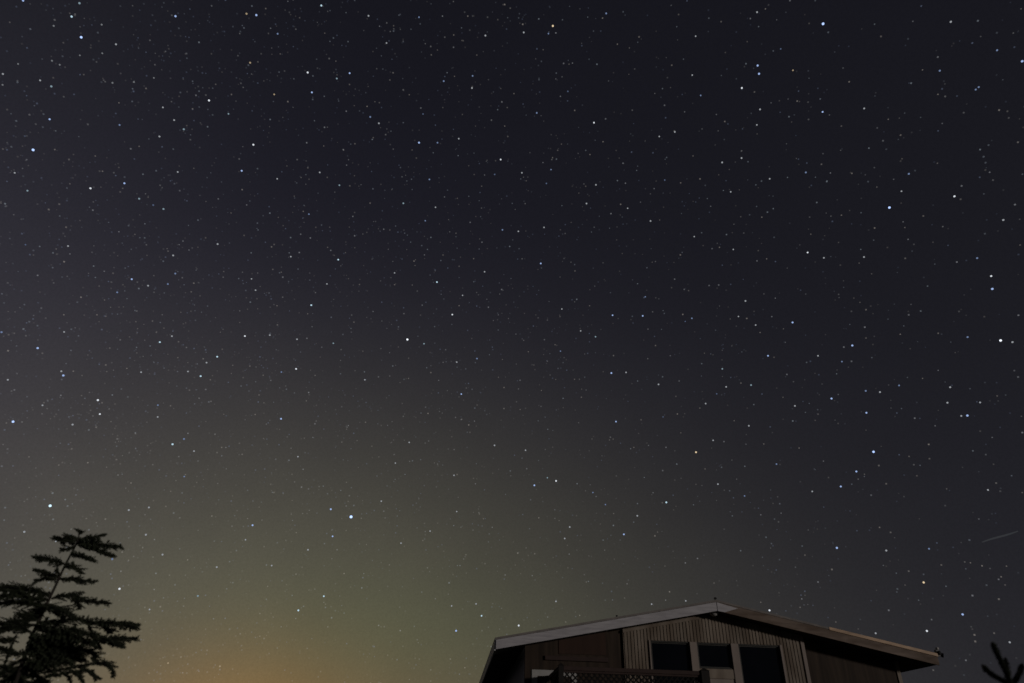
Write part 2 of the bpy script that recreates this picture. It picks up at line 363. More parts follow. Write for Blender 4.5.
def conifer(name, label, trunkpts, branches, base, crown_r, crown_z, seed, rtr, group=None, tw=1.0):
    rnd = random.Random(seed)
    t0 = empty(name, base, label=label, cat='tree', group=group); off = Vector(base)
    lo = lambda p: Vector(p) - off
    n = len(trunkpts); tr = [lo(p) for p in trunkpts] + [Vector((0, 0, -.1))]
    ls = [0]
    for a, b in zip(tr[:-1], tr[1:]): ls.append(ls[-1] + (b - a).length)
    mb = MB(); mb.tube(tr, [.006 + rtr * (l / ls[-1]) ** .8 for l in ls], 9); mb.build('trunk', M['bark'], t0, smooth=True)
    for pts, half in branches:
        q = [lo(p) for p in pts]; mb = MB(); r0 = .006 + half * .12
        mb.tube(q, [max(.002, r0 * (1 - .75 * i / (len(q) - 1))) for i in range(len(q))], 5)
        b = mb.build('branch', M['bark'], t0)
        nb = MB(); needle_sleeve(nb, q, half, rnd, dens=400 if tw == 1 else 900, tw=tw); nb.build('needles', M['needles'], b)
    # whorls below the picture's lower edge, down to the ground
    p0 = tr[-2]; z = crown_z
    while z > .35:
        f = min(1, z / max(.01, p0.z)); c = p0 * f; c.z = z
        for k in range(5):
            a = rnd.uniform(0, 2 * math.pi); ln = crown_r * (1.0 - .55 * z / crown_z * .6) * rnd.uniform(.75, 1.05)
            d = Vector((math.cos(a), math.sin(a), 0)); q = [c, c + d * ln * .5 + Vector((0, 0, -.05)), c + d * ln + Vector((0, 0, -.10))]
            mb = MB(); mb.tube(q, [.014, .009, .003], 5); b = mb.build('branch', M['bark'], t0)
            nb = MB(); needle_sleeve(nb, q, .05, rnd, dens=60); nb.build('needles', M['needles'], b)
        z -= .30
    return t0
TRUNK = [[-4.351, 7.0, 3.565], [-4.342, 7.0, 3.439], [-4.378, 7.0, 3.225], [-4.4, 7.0, 3.007], [-4.425, 7.0, 2.796], [-4.447, 7.0, 2.582], [-4.446, 7.0, 2.356], [-4.433, 7.0, 2.138]]
SPRUCE = [([[-4.35,7.0,3.475],[-4.442,7.028,3.473],[-4.543,7.057,3.493],[-4.637,7.085,3.518]],0.0294),([[-4.323,7.0,3.487],[-4.236,7.043,3.522],[-4.14,7.086,3.557]],0.0294),([[-4.335,7.0,3.487],[-4.418,7.002,3.51],[-4.484,7.004,3.503]],0.0245),([[-4.334,7.0,3.451],[-4.141,6.98,3.444],[-3.99,6.96,3.418],[-3.857,6.94,3.407]],0.0367),([[-4.33,7.0,3.439],[-4.133,6.958,3.385],[-3.975,6.917,3.331],[-3.862,6.875,3.3]],0.0318),([[-4.34,7.0,3.42],[-4.396,6.984,3.38],[-4.449,6.967,3.36]],0.0245),([[-4.348,7.0,3.535],[-4.318,6.987,3.557],[-4.365,6.974,3.571]],0.022),([[-4.351,7.0,3.331],[-4.185,6.936,3.296],[-4.022,6.873,3.244]],0.0245),([[-4.382,7.0,3.236],[-4.467,6.958,3.258],[-4.542,6.916,3.268],[-4.635,6.874,3.266]],0.0318),([[-4.391,7.0,3.109],[-4.532,7.047,3.144],[-4.645,7.093,3.182],[-4.752,7.14,3.204]],0.0245),([[-4.402,7.0,3.086],[-4.543,7.014,3.097],[-4.613,7.028,3.075],[-4.656,7.043,3.043]],0.0171),([[-4.383,7.0,3.213],[-4.262,6.963,3.207],[-4.143,6.926,3.14]],0.0269),([[-4.379,7.0,3.121],[-4.426,6.991,3.163],[-4.433,6.982,3.184]],0.022),([[-4.387,7.0,3.098],[-4.242,7.044,3.101],[-4.171,7.089,3.101],[-4.111,7.133,3.106]],0.0318),([[-4.392,7.0,2.907],[-4.305,7.045,2.952],[-4.212,7.089,2.952],[-4.118,7.134,2.924],[-4.009,7.178,2.92],[-3.949,7.223,2.923]],0.0367),([[-4.205,7.0,2.934],[-4.184,7.096,2.899],[-4.206,7.193,2.865]],0.0245),([[-4.404,7.0,2.94],[-4.565,6.998,2.968],[-4.738,6.995,2.997],[-4.911,6.993,2.969]],0.0538),([[-4.41,7.0,2.895],[-4.517,6.854,2.884],[-4.565,6.707,2.885],[-4.663,6.561,2.81]],0.0563),([[-4.419,7.0,2.829],[-4.542,6.924,2.844],[-4.675,6.848,2.836],[-4.786,6.771,2.786]],0.0489),([[-4.783,7.0,2.985],[-4.937,7.106,3.031],[-5.142,7.213,3.021]],0.0318),([[-4.409,7.0,2.851],[-4.253,6.919,2.812],[-4.112,6.837,2.764],[-4.002,6.756,2.716]],0.0416),([[-4.415,7.0,2.818],[-4.343,7.05,2.797],[-4.277,7.1,2.764]],0.0367),([[-4.413,7.0,2.873],[-4.541,7.104,2.813],[-4.609,7.207,2.775]],0.0318),([[-4.433,7.0,2.688],[-4.264,6.975,2.699],[-4.054,6.949,2.722],[-3.849,6.924,2.691],[-3.678,6.898,2.687],[-3.532,6.873,2.687],[-3.42,6.847,2.669]],0.0367),([[-3.821,7.0,2.694],[-3.806,7.111,2.66],[-3.841,7.221,2.655]],0.0245),([[-3.663,7.0,2.699],[-3.619,7.104,2.696],[-3.587,7.208,2.703]],0.0343),([[-4.439,7.0,2.646],[-4.202,6.933,2.599],[-3.993,6.865,2.615],[-3.809,6.798,2.568],[-3.685,6.73,2.56]],0.0318),([[-3.893,7.0,2.576],[-3.772,7.039,2.564],[-3.661,7.077,2.584],[-3.517,7.116,2.591]],0.0367),([[-3.774,7.0,2.558],[-3.601,6.86,2.511],[-3.422,6.721,2.466]],0.0294),([[-4.419,7.0,2.71],[-4.544,6.979,2.714],[-4.652,6.958,2.675],[-4.807,6.937,2.646]],0.0538),([[-4.447,7.0,2.667],[-4.546,6.945,2.655],[-4.647,6.889,2.601],[-4.731,6.834,2.569]],0.0416),([[-4.467,7.0,2.603],[-4.563,6.951,2.634],[-4.659,6.902,2.665]],0.0367),([[-4.456,7.0,2.519],[-4.258,6.954,2.539],[-4.054,6.908,2.537],[-3.845,6.862,2.515],[-3.726,6.816,2.491]],0.0612),([[-4.453,7.0,2.457],[-4.289,7.05,2.479],[-4.091,7.099,2.481],[-3.905,7.149,2.461],[-3.879,7.199,2.433]],0.0636),([[-4.448,7.0,2.417],[-4.314,7.1,2.413],[-4.171,7.199,2.43],[-4.056,7.299,2.414]],0.0636),([[-4.453,7.0,2.54],[-4.302,6.94,2.556],[-4.093,6.88,2.563],[-3.879,6.82,2.549]],0.0563),([[-4.462,7.0,2.478],[-4.314,7.002,2.441],[-4.131,7.005,2.365],[-3.993,7.007,2.348]],0.0538),([[-4.448,7.0,2.417],[-4.548,7.001,2.414],[-4.676,7.002,2.452],[-4.796,7.004,2.469]],0.0416),([[-4.443,7.0,2.376],[-4.482,6.951,2.329],[-4.525,6.902,2.243],[-4.562,6.852,2.198]],0.0416),([[-4.438,7.0,2.336],[-4.413,7.144,2.313],[-4.373,7.289,2.352],[-4.329,7.433,2.391]],0.0489),([[-4.432,7.0,2.296],[-4.583,7.172,2.251],[-4.759,7.345,2.203]],0.0489),([[-4.438,7.0,2.336],[-4.416,7.226,2.261],[-4.437,7.451,2.222]],0.0538),([[-3.831,7.0,2.402],[-3.718,6.986,2.353],[-3.631,6.972,2.344],[-3.57,6.958,2.294],[-3.542,6.944,2.244]],0.0269),([[-4.221,7.0,2.262],[-4.105,7.081,2.304],[-3.985,7.163,2.347],[-3.879,7.244,2.38]],0.0171),([[-4.188,7.0,2.233],[-4.009,7.01,2.268],[-3.848,7.021,2.294],[-3.698,7.031,2.229]],0.0147),([[-3.966,7.0,2.284],[-3.847,6.927,2.244],[-3.743,6.854,2.181]],0.0122),([[-3.891,7.0,2.32],[-3.8,7.068,2.28],[-3.793,7.135,2.227]],0.0147),([[-4.047,7.0,2.266],[-3.995,7.049,2.233],[-3.979,7.098,2.179]],0.011),([[-4.448,7.0,2.499],[-4.321,6.988,2.48],[-4.182,6.976,2.482],[-4.024,6.964,2.495]],0.0612),([[-4.445,7.0,2.437],[-4.316,7.047,2.437],[-4.168,7.094,2.453],[-4.032,7.141,2.447]],0.0612),([[-4.473,7.0,2.561],[-4.313,7.064,2.522],[-4.13,7.128,2.484],[-3.955,7.192,2.476]],0.0538),([[-4.443,7.0,2.376],[-4.257,6.938,2.333],[-4.062,6.877,2.311]],0.0538),([[-4.447,7.0,2.667],[-4.357,7.056,2.647],[-4.257,7.111,2.605],[-4.168,7.167,2.595]],0.0441),([[-4.44,7.0,2.316],[-4.48,6.945,2.278],[-4.534,6.89,2.28]],0.0489),([[-4.435,7.0,2.753],[-4.584,7.083,2.775],[-4.749,7.167,2.775]],0.0441),([[-4.592,7.0,2.578],[-4.588,6.978,2.492],[-4.569,6.955,2.397],[-4.557,6.933,2.325]],0.0098),([[-3.952,7.0,2.68],[-3.929,7.06,2.627],[-3.836,7.119,2.501]],0.0171),([[-3.863,7.0,2.556],[-3.836,7.032,2.499],[-3.797,7.063,2.484]],0.0196),([[-4.438,7.0,2.256],[-4.508,7.246,2.179],[-4.59,7.492,2.138]],0.0612),([[-4.598,7.0,2.536],[-4.728,7.063,2.542],[-4.883,7.125,2.548]],0.0245)]
TIP = [([[3.009,4.5,2.347],[3.017,4.5,2.289],[3.027,4.5,2.222],[3.037,4.5,2.172],[3.039,4.5,2.102]],0.0281),([[2.869,4.45,2.207],[2.904,4.463,2.174],[2.946,4.475,2.147],[3.001,4.487,2.125],[3.036,4.5,2.092]],0.023),([[3.193,4.56,2.234],[3.153,4.545,2.19],[3.102,4.53,2.147],[3.049,4.515,2.096]],0.0204),([[3.087,4.54,2.265],[3.072,4.53,2.217],[3.058,4.52,2.165]],0.0153)]
conifer('spruce_tree', 'black silhouetted spruce with leaning top and ragged level branches at lower left', TRUNK, SPRUCE, (TRUNK[-1][0] - .12, 7, 0), 1.0, 1.9, 7, .026)
tp = TIP[0][0]
conifer('conifer_sapling', 'small dark conifer tip with three stubby shoots at the lower right corner', [tp[0], tp[2], tp[4]], TIP, (tp[4][0] + .03, 4.5, 0), .7, 1.75, 9, .012, tw=.12)

# ------------------------------------------------------------------ stars
SR = 9000.0; PX = SR / 683.0
def direction(a, e): a, e = R(a), R(e); return Vector((math.sin(a) * math.cos(e), math.cos(a) * math.cos(e), math.sin(e)))
CC = dict(b=(.44, .60, 1.0), c=(.62, .86, 1.0), w=(.88, .93, 1.0), o=(1.0, .78, .50))
def emis(name, c, s):
    m = bpy.data.materials.new(name); m.use_nodes = True; t = m.node_tree; t.nodes.clear()
    e = t.nodes.new('ShaderNodeEmission'); e.inputs[0].default_value = (*c, 1); e.inputs[1].default_value = s
    o = t.nodes.new('ShaderNodeOutputMaterial'); t.links.new(e.outputs[0], o.inputs[0]); m.cycles.emission_sampling = 'NONE'; return m
SZ = {6: (1.35, 1.6), 5: (1.08, 1.25), 4: (.88, .76), 3: (.80, .32), 2: (.74, .17)}
meshes = {}
for mg, (r_, st) in SZ.items():
    for c, rgb in CC.items():
        bm = bmesh.new(); bmesh.ops.create_icosphere(bm, subdivisions=1, radius=r_ * PX); me = bpy.data.meshes.new('star'); bm.to_mesh(me); bm.free()
        names = {'b': 'blue', 'c': 'blue_white', 'w': 'white', 'o': 'orange'}
        me.materials.append(emis('starlight_' + names[c], rgb, st)); meshes[mg, c] = me
STARS = """-46.11|45.05|5|b|bright blue star near the top left corner
36.75|51.77|5|b|large blue star near the top edge, right side
-45.05|36.93|5|b|bright blue star high at the left edge
36.7|37.9|5|b|bright blue star high on the right
-38.31|19.52|5|b|bright star midway down the left edge
-34.19|14.72|5|c|bright blue-white star above the spruce top
-13.02|17.01|6|b|brightest star over the yellow horizon glow
30.01|20.97|5|b|bright blue star high above the right eave
-10.25|31.69|5|w|bright white star near the picture centre
40.59|26.65|5|w|bright white star at the right edge
-50.98|44.94|4|b|bright blue star, third nearest upper left of bright blue star near the top left corner
-47.51|45.85|4|c|bright blue-white star, nearest upper left of bright blue star near the top left corner
-40.14|49.63|4|b|bright blue star, second nearest right of bright blue star near the top left corner
-45.11|39.26|4|b|bright blue star, nearest upper right of bright blue star high at the left edge
-32.99|52.48|4|b|bright blue star, second nearest upper left of white star high above the left half
-26.48|55.08|4|c|bright blue-white star, nearest above white star high above the left half
-24.8|49.07|4|b|bright blue star, nearest below white star high above the left half
-21.23|51.34|4|b|bright blue star, second nearest right of white star high above the left half
4.43|56.98|4|o|bright orange star, third nearest upper left of yellow-white star high just right of centre
29.07|50.98|4|b|bright blue star, second nearest upper right of white star below the close blue pair
28.99|50.39|4|b|bright blue star, nearest upper right of white star below the close blue pair
50.01|43.12|4|b|bright blue star, fifth nearest upper right of bright blue star high on the right
33.97|46.13|4|b|bright blue star, second nearest right of white star below the close blue pair
-38.11|37.55|4|b|bright blue star, second nearest right of bright blue star high at the left edge
-29.25|41.7|4|b|bright blue star, nearest lower left of white star high, left of centre
-18.15|37.19|4|c|bright blue-white star, second nearest upper left of bright white star near the picture centre
-11.77|47.6|4|b|bright blue star, third nearest left of white star of the close pair, upper centre
2.83|38.74|4|b|lone blue star in the centre, upper middle
-34.74|31.29|4|b|bright blue star, second nearest upper left of blue-white star in the middle left
-38.83|24.64|4|b|bright blue star, second nearest above bright star midway down the left edge
-31.09|27.49|4|c|blue-white star in the middle left
-36.58|23.35|4|b|bright blue star, second nearest upper right of bright star midway down the left edge
-27.29|25.79|4|c|bright blue-white star, third nearest lower right of blue-white star in the middle left
-19.75|33.14|4|c|bright blue-white star, second nearest left of bright white star near the picture centre
-26.48|27.52|4|c|bright blue-white star, nearest right of blue-white star in the middle left
-7.98|36.71|4|c|bright blue-white star, second nearest upper right of bright white star near the picture centre
10.06|34.22|4|b|bright blue star, nearest left of blue star just right of the centre
-4.63|27.59|4|b|bright blue star, second nearest lower right of bright white star near the picture centre
9.59|29.44|4|b|bright blue star, second nearest lower left of blue star just right of the centre
13.01|33.96|4|b|blue star just right of the centre
26.41|31.58|4|b|blue star in the middle right
23.78|29.39|4|b|bright blue star, nearest lower left of blue star in the middle right
41.41|30.14|4|b|bright blue star, nearest above bright white star at the right edge
30.62|28.9|4|b|bright blue star, nearest right of blue star in the middle right
28.01|25.32|4|b|bright blue star, nearest upper left of bright blue star high above the right eave
-27.8|20.43|4|c|blue star above and right of the spruce
-20.16|23.82|4|b|bright blue star, second nearest right of blue star above and right of the spruce
-14.74|17.43|4|b|bright blue star, nearest left of brightest star over the yellow horizon glow
-14.24|15.41|4|b|bright blue star, nearest lower left of brightest star over the yellow horizon glow
-20.49|15.56|4|b|bright blue star, fourth nearest upper left of low star in the yellow glow, bottom left
2.32|20.34|4|b|blue star, second nearest left of white star in the short row above the left eave
9.74|25.43|4|b|blue star, nearest upper right of white star in the short row above the left eave
16.44|22.56|4|o|bright orange star, nearest upper right of blue-white star well above the left roof slope
13.51|18.8|4|c|blue-white star well above the left roof slope
9.81|16.45|4|b|bright blue star, second nearest lower left of blue-white star well above the left roof slope
30.27|23.83|4|b|bright blue star, nearest above bright blue star high above the right eave
28.46|19.76|4|b|bright blue star, nearest lower left of bright blue star high above the right eave
27.11|18.84|4|b|bright blue star, second nearest lower left of bright blue star high above the right eave
36.84|22.27|4|b|bright blue star, third nearest lower left of bright white star at the right edge
-15.86|9.88|4|c|low star in the yellow glow, bottom left
-14.16|11.01|4|c|bright blue-white star, nearest upper right of low star in the yellow glow, bottom left
-1.78|10.25|4|c|bright blue-white star, nearest left of white star just over the left roof slope
-3.71|9.11|4|b|bright blue star, second nearest left of white star just over the left roof slope
25.84|14.57|4|b|bright blue star, nearest upper right of white star touching the roof line past the ridge
30.87|11.78|4|o|bright orange star, nearest upper left of blue star above the small tree tip
32.61|9.61|4|b|blue star above the small tree tip
-25.83|50.32|4|w|white star high above the left half
-34.29|45.54|4|w|bright white star, second nearest upper left of white star high, left of centre
9.33|49.75|4|w|yellow-white star high just right of centre
26.84|49.85|4|w|white star below the close blue pair
-40.25|36.25|4|w|bright white star, nearest lower right of bright blue star high at the left edge
-28.97|43.85|4|w|white star high, left of centre
-1.97|47.06|4|w|white star of the close pair, upper centre
29.11|36.55|4|w|bright white star, nearest above blue star in the middle right
41.57|37.0|4|w|bright white star, nearest right of bright blue star high on the right
-33.81|22.32|4|w|bright white star, second nearest lower left of blue-white star in the middle left
-24.76|29.57|4|w|bright white star, second nearest right of blue-white star in the middle left
-19.84|27.9|4|w|bright white star, fourth nearest left of bright white star near the picture centre
-6.11|34.15|4|w|bright white star, nearest upper right of bright white star near the picture centre
41.68|30.99|4|w|bright white star, second nearest above bright white star at the right edge
-33.34|21.41|4|w|bright white star, second nearest upper left of blue star above and right of the spruce
4.22|20.71|4|w|white star in the short row above the left eave
-28.29|10.12|4|w|white star beside the spruce branches
30.24|8.74|4|w|bright white star, nearest lower left of blue star above the small tree tip
1.17|9.63|4|w|white star just over the left roof slope
20.29|10.57|4|w|white star touching the roof line past the ridge
-47.54|46.86|3|c|small blue-white star, nearest above bright blue star near the top left corner
-46.16|41.23|3|c|small blue-white star, third nearest lower left of bright blue star near the top left corner
-40.37|41.14|3|b|small blue star, nearest right of bright blue star high at the left edge
-35.41|42.87|3|c|small blue-white star, nearest left of white star high, left of centre
-33.99|52.24|3|o|small orange star, third nearest upper left of white star high above the left half
-30.2|51.99|3|b|small blue star, nearest upper left of white star high above the left half
-31.89|49.28|3|o|small orange star, nearest left of white star high above the left half
-22.52|50.66|3|c|small blue-white star, nearest right of white star high above the left half
-28.54|47.9|3|o|small orange star, nearest lower left of white star high above the left half
-32.16|45.25|3|c|small blue-white star, nearest upper left of white star high, left of centre
-17.83|48.68|3|b|small blue star, nearest lower right of white star high above the left half
-14.12|56.59|3|b|small blue star, second nearest upper right of white star high above the left half
3.81|56.46|3|b|small blue star, second nearest upper left of yellow-white star high just right of centre
11.9|57.46|3|b|small blue star, nearest above yellow-white star high just right of centre
-9.76|52.5|3|b|small blue star, third nearest upper left of white star of the close pair, upper centre
-6.14|53.19|3|b|small blue star, second nearest above white star of the close pair, upper centre
2.28|50.72|3|b|small blue star, nearest left of yellow-white star high just right of centre
32.45|49.71|3|o|small orange star, nearest right of white star below the close blue pair
22.23|50.24|3|b|small blue star, nearest left of white star below the close blue pair
48.91|44.54|3|b|small blue star, third nearest right of large blue star near the top edge, right side
44.49|45.21|3|b|small blue star, nearest right of large blue star near the top edge, right side
46.52|43.02|3|b|small blue star, fourth nearest upper right of bright blue star high on the right
46.25|42.97|3|b|small blue star, third nearest upper right of bright blue star high on the right
-44.05|34.31|3|c|small blue-white star, nearest below bright blue star high at the left edge
-36.58|36.95|3|c|small blue-white star, second nearest lower right of bright blue star high at the left edge
-34.48|36.92|3|c|small blue-white star, second nearest lower left of white star high, left of centre
-31.75|32.71|3|b|small blue star, third nearest above blue-white star in the middle left
-19.59|42.97|3|c|small blue-white star, fourth nearest lower right of white star high, left of centre
-21.93|40.14|3|b|small blue star, third nearest lower right of white star high, left of centre
-12.54|42.68|3|c|small blue-white star, third nearest lower left of white star of the close pair, upper centre
-9.62|47.84|3|b|small blue star, nearest left of white star of the close pair, upper centre
-10.03|44.9|3|b|small blue star, second nearest left of white star of the close pair, upper centre
4.01|46.33|3|b|small blue star, nearest right of white star of the close pair, upper centre
-9.93|41.58|3|b|small blue star, second nearest lower left of white star of the close pair, upper centre
-1.41|41.44|3|b|small blue star, second nearest upper left of lone blue star in the centre, upper middle
30.85|42.39|3|b|small blue star, nearest upper left of bright blue star high on the right
39.07|39.66|3|b|small blue star, second nearest upper right of bright blue star high on the right
41.3|32.46|3|b|small blue star, third nearest above bright white star at the right edge
-32.02|31.79|3|b|small blue star, second nearest above blue-white star in the middle left
-35.37|30.05|3|b|small blue star, nearest upper left of blue-white star in the middle left
-41.31|24.92|3|b|small blue star, third nearest above bright star midway down the left edge
-29.7|22.98|3|b|small blue star, nearest above blue star above and right of the spruce
-17.06|30.47|3|c|small blue-white star, nearest left of bright white star near the picture centre
-21.01|27.43|3|b|small blue star, fourth nearest right of blue-white star in the middle left
8.26|32.52|3|c|small blue-white star, nearest lower left of blue star just right of the centre
4.78|31.41|3|b|small blue star, third nearest lower left of blue star just right of the centre
-8.61|31.5|3|c|small blue-white star, nearest right of bright white star near the picture centre
-3.36|30.63|3|b|small blue star, second nearest right of bright white star near the picture centre
13.44|35.5|3|b|small blue star, nearest above blue star just right of the centre
17.65|33.29|3|b|small blue star, second nearest right of blue star just right of the centre
19.7|28.92|3|c|small blue-white star, third nearest lower left of blue star in the middle right
21.9|27.33|3|c|small blue-white star, second nearest lower left of blue star in the middle right
38.68|27.47|3|b|small blue star, nearest left of bright white star at the right edge
29.51|27.89|3|b|small blue star, second nearest lower right of blue star in the middle right
33.1|25.31|3|b|small blue star, fourth nearest above bright blue star high above the right eave
30.66|25.41|3|b|small blue star, third nearest above bright blue star high above the right eave
-27.11|20.97|3|b|small blue star, nearest upper right of blue star above and right of the spruce
-26.3|18.3|3|b|small blue star, nearest below blue star above and right of the spruce
3.46|20.96|3|c|small blue-white star, nearest left of white star in the short row above the left eave
7.39|19.76|3|b|small blue star, nearest right of white star in the short row above the left eave
8.41|18.79|3|b|blue star, nearest lower right of white star in the short row above the left eave
22.74|21.04|3|b|small blue star, nearest left of bright blue star high above the right eave
19.84|18.89|3|b|small blue star, second nearest right of blue-white star well above the left roof slope
-29.33|11.96|3|b|small blue star, nearest above white star beside the spruce branches
-23.12|10.23|3|c|small blue-white star, nearest right of white star beside the spruce branches
-23.91|5.77|3|o|small orange star, second nearest lower right of white star beside the spruce branches
-20.51|5.8|3|o|small orange star, nearest lower left of low star in the yellow glow, bottom left
31.8|13.91|3|b|small blue star, second nearest upper left of blue star above the small tree tip
-43.52|45.88|3|w|small white star, nearest right of bright blue star near the top left corner
-49.36|40.32|3|w|small white star, nearest above bright blue star high at the left edge
-47.04|41.2|3|w|small white star, fourth nearest lower left of bright blue star near the top left corner
-37.79|43.63|3|w|small white star, fifth nearest left of white star high, left of centre
-36.48|43.17|3|w|small white star, third nearest left of white star high, left of centre
-37.07|41.65|3|w|small white star, fourth nearest left of white star high, left of centre
-20.59|55.65|3|w|small white star, nearest upper right of white star high above the left half
-17.66|54.23|3|w|small white star, third nearest right of white star high above the left half
-16.72|48.38|3|w|small white star, second nearest lower right of white star high above the left half
-4.87|56.16|3|w|small white star, third nearest above white star of the close pair, upper centre
0.39|56.55|3|w|small white star, fourth nearest upper left of yellow-white star high just right of centre
-6.09|52.3|3|w|small white star, nearest above white star of the close pair, upper centre
22.95|54.43|3|w|small white star, nearest upper left of white star below the close blue pair
30.55|54.46|3|w|small white star, nearest left of large blue star near the top edge, right side
21.7|51.84|3|w|small white star, second nearest left of white star below the close blue pair
28.16|47.93|3|w|small white star, nearest lower right of white star below the close blue pair
27.46|46.92|3|w|small white star, nearest below white star below the close blue pair
18.66|48.07|3|w|small white star, nearest lower left of white star below the close blue pair
16.85|47.97|3|w|small white star, nearest right of yellow-white star high just right of centre
46.95|47.67|3|w|small white star, second nearest right of large blue star near the top edge, right side
37.59|45.18|3|w|small white star, nearest lower right of large blue star near the top edge, right side
-45.35|35.02|3|w|small white star, nearest lower left of bright blue star high at the left edge
-34.52|39.84|3|w|small white star, second nearest left of white star high, left of centre
-39.9|31.93|3|w|small white star, third nearest below bright blue star high at the left edge
-32.41|33.94|3|w|small white star, fourth nearest above blue-white star in the middle left
-25.81|42.04|3|w|small white star, nearest lower right of white star high, left of centre
-21.87|43.51|3|w|small white star, second nearest lower right of white star high, left of centre
-22.63|36.52|3|w|small white star, second nearest below white star high, left of centre
-29.24|35.83|3|w|small white star, nearest below white star high, left of centre
-12.39|36.99|3|w|small white star, nearest above bright white star near the picture centre
-7.15|48.38|3|w|small white star, nearest upper left of white star of the close pair, upper centre
0.59|46.08|3|w|small white star, nearest lower right of white star of the close pair, upper centre
9.14|44.93|3|w|small white star, nearest below yellow-white star high just right of centre
7.97|43.5|3|w|small white star, nearest upper right of lone blue star in the centre, upper middle
-8.99|42.77|3|w|small white star, nearest lower left of white star of the close pair, upper centre
0.35|41.36|3|w|small white star, nearest upper left of lone blue star in the centre, upper middle
3.18|41.7|3|w|small white star, nearest above lone blue star in the centre, upper middle
-3.11|37.91|3|w|small white star, nearest left of lone blue star in the centre, upper middle
12.47|42.81|3|w|small white star, second nearest below yellow-white star high just right of centre
25.18|44.88|3|w|small white star, second nearest below white star below the close blue pair
23.14|44.95|3|w|small white star, third nearest below white star below the close blue pair
23.41|42.59|3|w|small white star, fifth nearest below white star below the close blue pair
27.42|42.76|3|w|small white star, fourth nearest below white star below the close blue pair
14.78|41.56|3|w|small white star, second nearest above blue star just right of the centre
19.03|39.76|3|w|small white star, nearest upper right of blue star just right of the centre
22.58|38.15|3|w|small white star, second nearest upper left of blue star in the middle right
38.04|38.7|3|w|small white star, nearest upper right of bright blue star high on the right
43.95|34.27|3|w|small white star, second nearest right of bright blue star high on the right
33.51|35.05|3|w|small white star, nearest lower left of bright blue star high on the right
30.33|35.83|3|w|small white star, nearest upper right of blue star in the middle right
-33.41|31.22|3|w|small white star, nearest above blue-white star in the middle left
-37.69|26.23|3|w|small white star, nearest left of blue-white star in the middle left
-30.37|28.16|3|w|small white star, nearest upper right of blue-white star in the middle left
-31.65|25.01|3|w|small white star, nearest lower left of blue-white star in the middle left
-36.81|23.59|3|w|small white star, third nearest upper right of bright star midway down the left edge
-39.68|22.06|3|w|small white star, nearest above bright star midway down the left edge
-28.34|25.91|3|w|small white star, nearest lower right of blue-white star in the middle left
-37.05|21.04|3|w|small white star, nearest upper right of bright star midway down the left edge
-25.54|34.02|3|w|small white star, third nearest upper right of blue-white star in the middle left
-24.93|33.25|3|w|small white star, second nearest upper right of blue-white star in the middle left
-18.74|35.08|3|w|small white star, nearest upper left of bright white star near the picture centre
-22.73|30.09|3|w|small white star, third nearest right of blue-white star in the middle left
-20.33|30.23|3|w|small white star, third nearest left of bright white star near the picture centre
-27.16|26.89|3|w|small white star, second nearest lower right of blue-white star in the middle left
-13.66|27.94|3|w|small white star, nearest lower left of bright white star near the picture centre
-5.23|35.82|3|w|small white star, third nearest upper right of bright white star near the picture centre
4.99|34.93|3|w|small white star, nearest lower right of lone blue star in the centre, upper middle
6.82|33.06|3|w|small white star, second nearest left of blue star just right of the centre
-5.29|30.22|3|w|small white star, nearest lower right of bright white star near the picture centre
22.78|33.96|3|w|small white star, nearest upper left of blue star in the middle right
21.9|32.85|3|w|small white star, second nearest left of blue star in the middle right
23.26|31.94|3|w|small white star, nearest left of blue star in the middle right
27.8|28.68|3|w|small white star, nearest lower right of blue star in the middle right
10.97|29.42|3|w|small white star, nearest below blue star just right of the centre
13.86|28.24|3|w|small white star, second nearest below blue star just right of the centre
19.78|27.46|3|w|small white star, fourth nearest lower left of blue star in the middle right
17.81|26.33|3|w|small white star, second nearest above blue-white star well above the left roof slope
25.09|25.23|3|w|small white star, nearest below blue star in the middle right
41.24|26.33|3|w|small white star, nearest right of bright white star at the right edge
31.64|25.12|3|w|small white star, second nearest above bright blue star high above the right eave
36.41|24.41|3|w|small white star, nearest lower left of bright white star at the right edge
35.89|23.41|3|w|small white star, second nearest lower left of bright white star at the right edge
37.9|22.95|3|w|small white star, nearest below bright white star at the right edge
-34.78|20.27|3|w|small white star, nearest right of bright star midway down the left edge
-26.14|20.24|3|w|small white star, nearest right of blue star above and right of the spruce
-28.06|15.74|3|w|small white star, second nearest below blue star above and right of the spruce
-29.31|15.34|3|w|small white star, nearest right of bright blue-white star above the spruce top
-35.06|12.82|3|w|small white star, nearest lower left of bright blue-white star above the spruce top
-27.7|13.87|3|w|small white star, second nearest upper right of white star beside the spruce branches
-33.07|12.55|3|w|small white star, nearest below bright blue-white star above the spruce top
-29.44|22.14|3|w|small white star, nearest upper left of blue star above and right of the spruce
-18.15|21.12|3|w|small white star, nearest upper left of brightest star over the yellow horizon glow
-8.96|23.29|3|w|small white star, third nearest upper right of brightest star over the yellow horizon glow
-9.95|21.53|3|w|small white star, second nearest upper right of brightest star over the yellow horizon glow
-10.73|18.43|3|w|small white star, nearest upper right of brightest star over the yellow horizon glow
-20.76|14.46|3|w|small white star, second nearest upper left of low star in the yellow glow, bottom left
-8.7|15.33|3|w|small white star, nearest lower right of brightest star over the yellow horizon glow
-1.31|23.5|3|w|star, second upper left of white star in the short row above the left eave
1.5|23.17|3|w|white star, nearest upper left of white star in the short row above the left eave
-4.76|20.91|3|w|white star, third nearest left of white star in the short row above the left eave
-4.3|18.04|3|w|white star, fourth nearest left of white star in the short row above the left eave
5.33|17.06|3|w|small white star, nearest below white star in the short row above the left eave
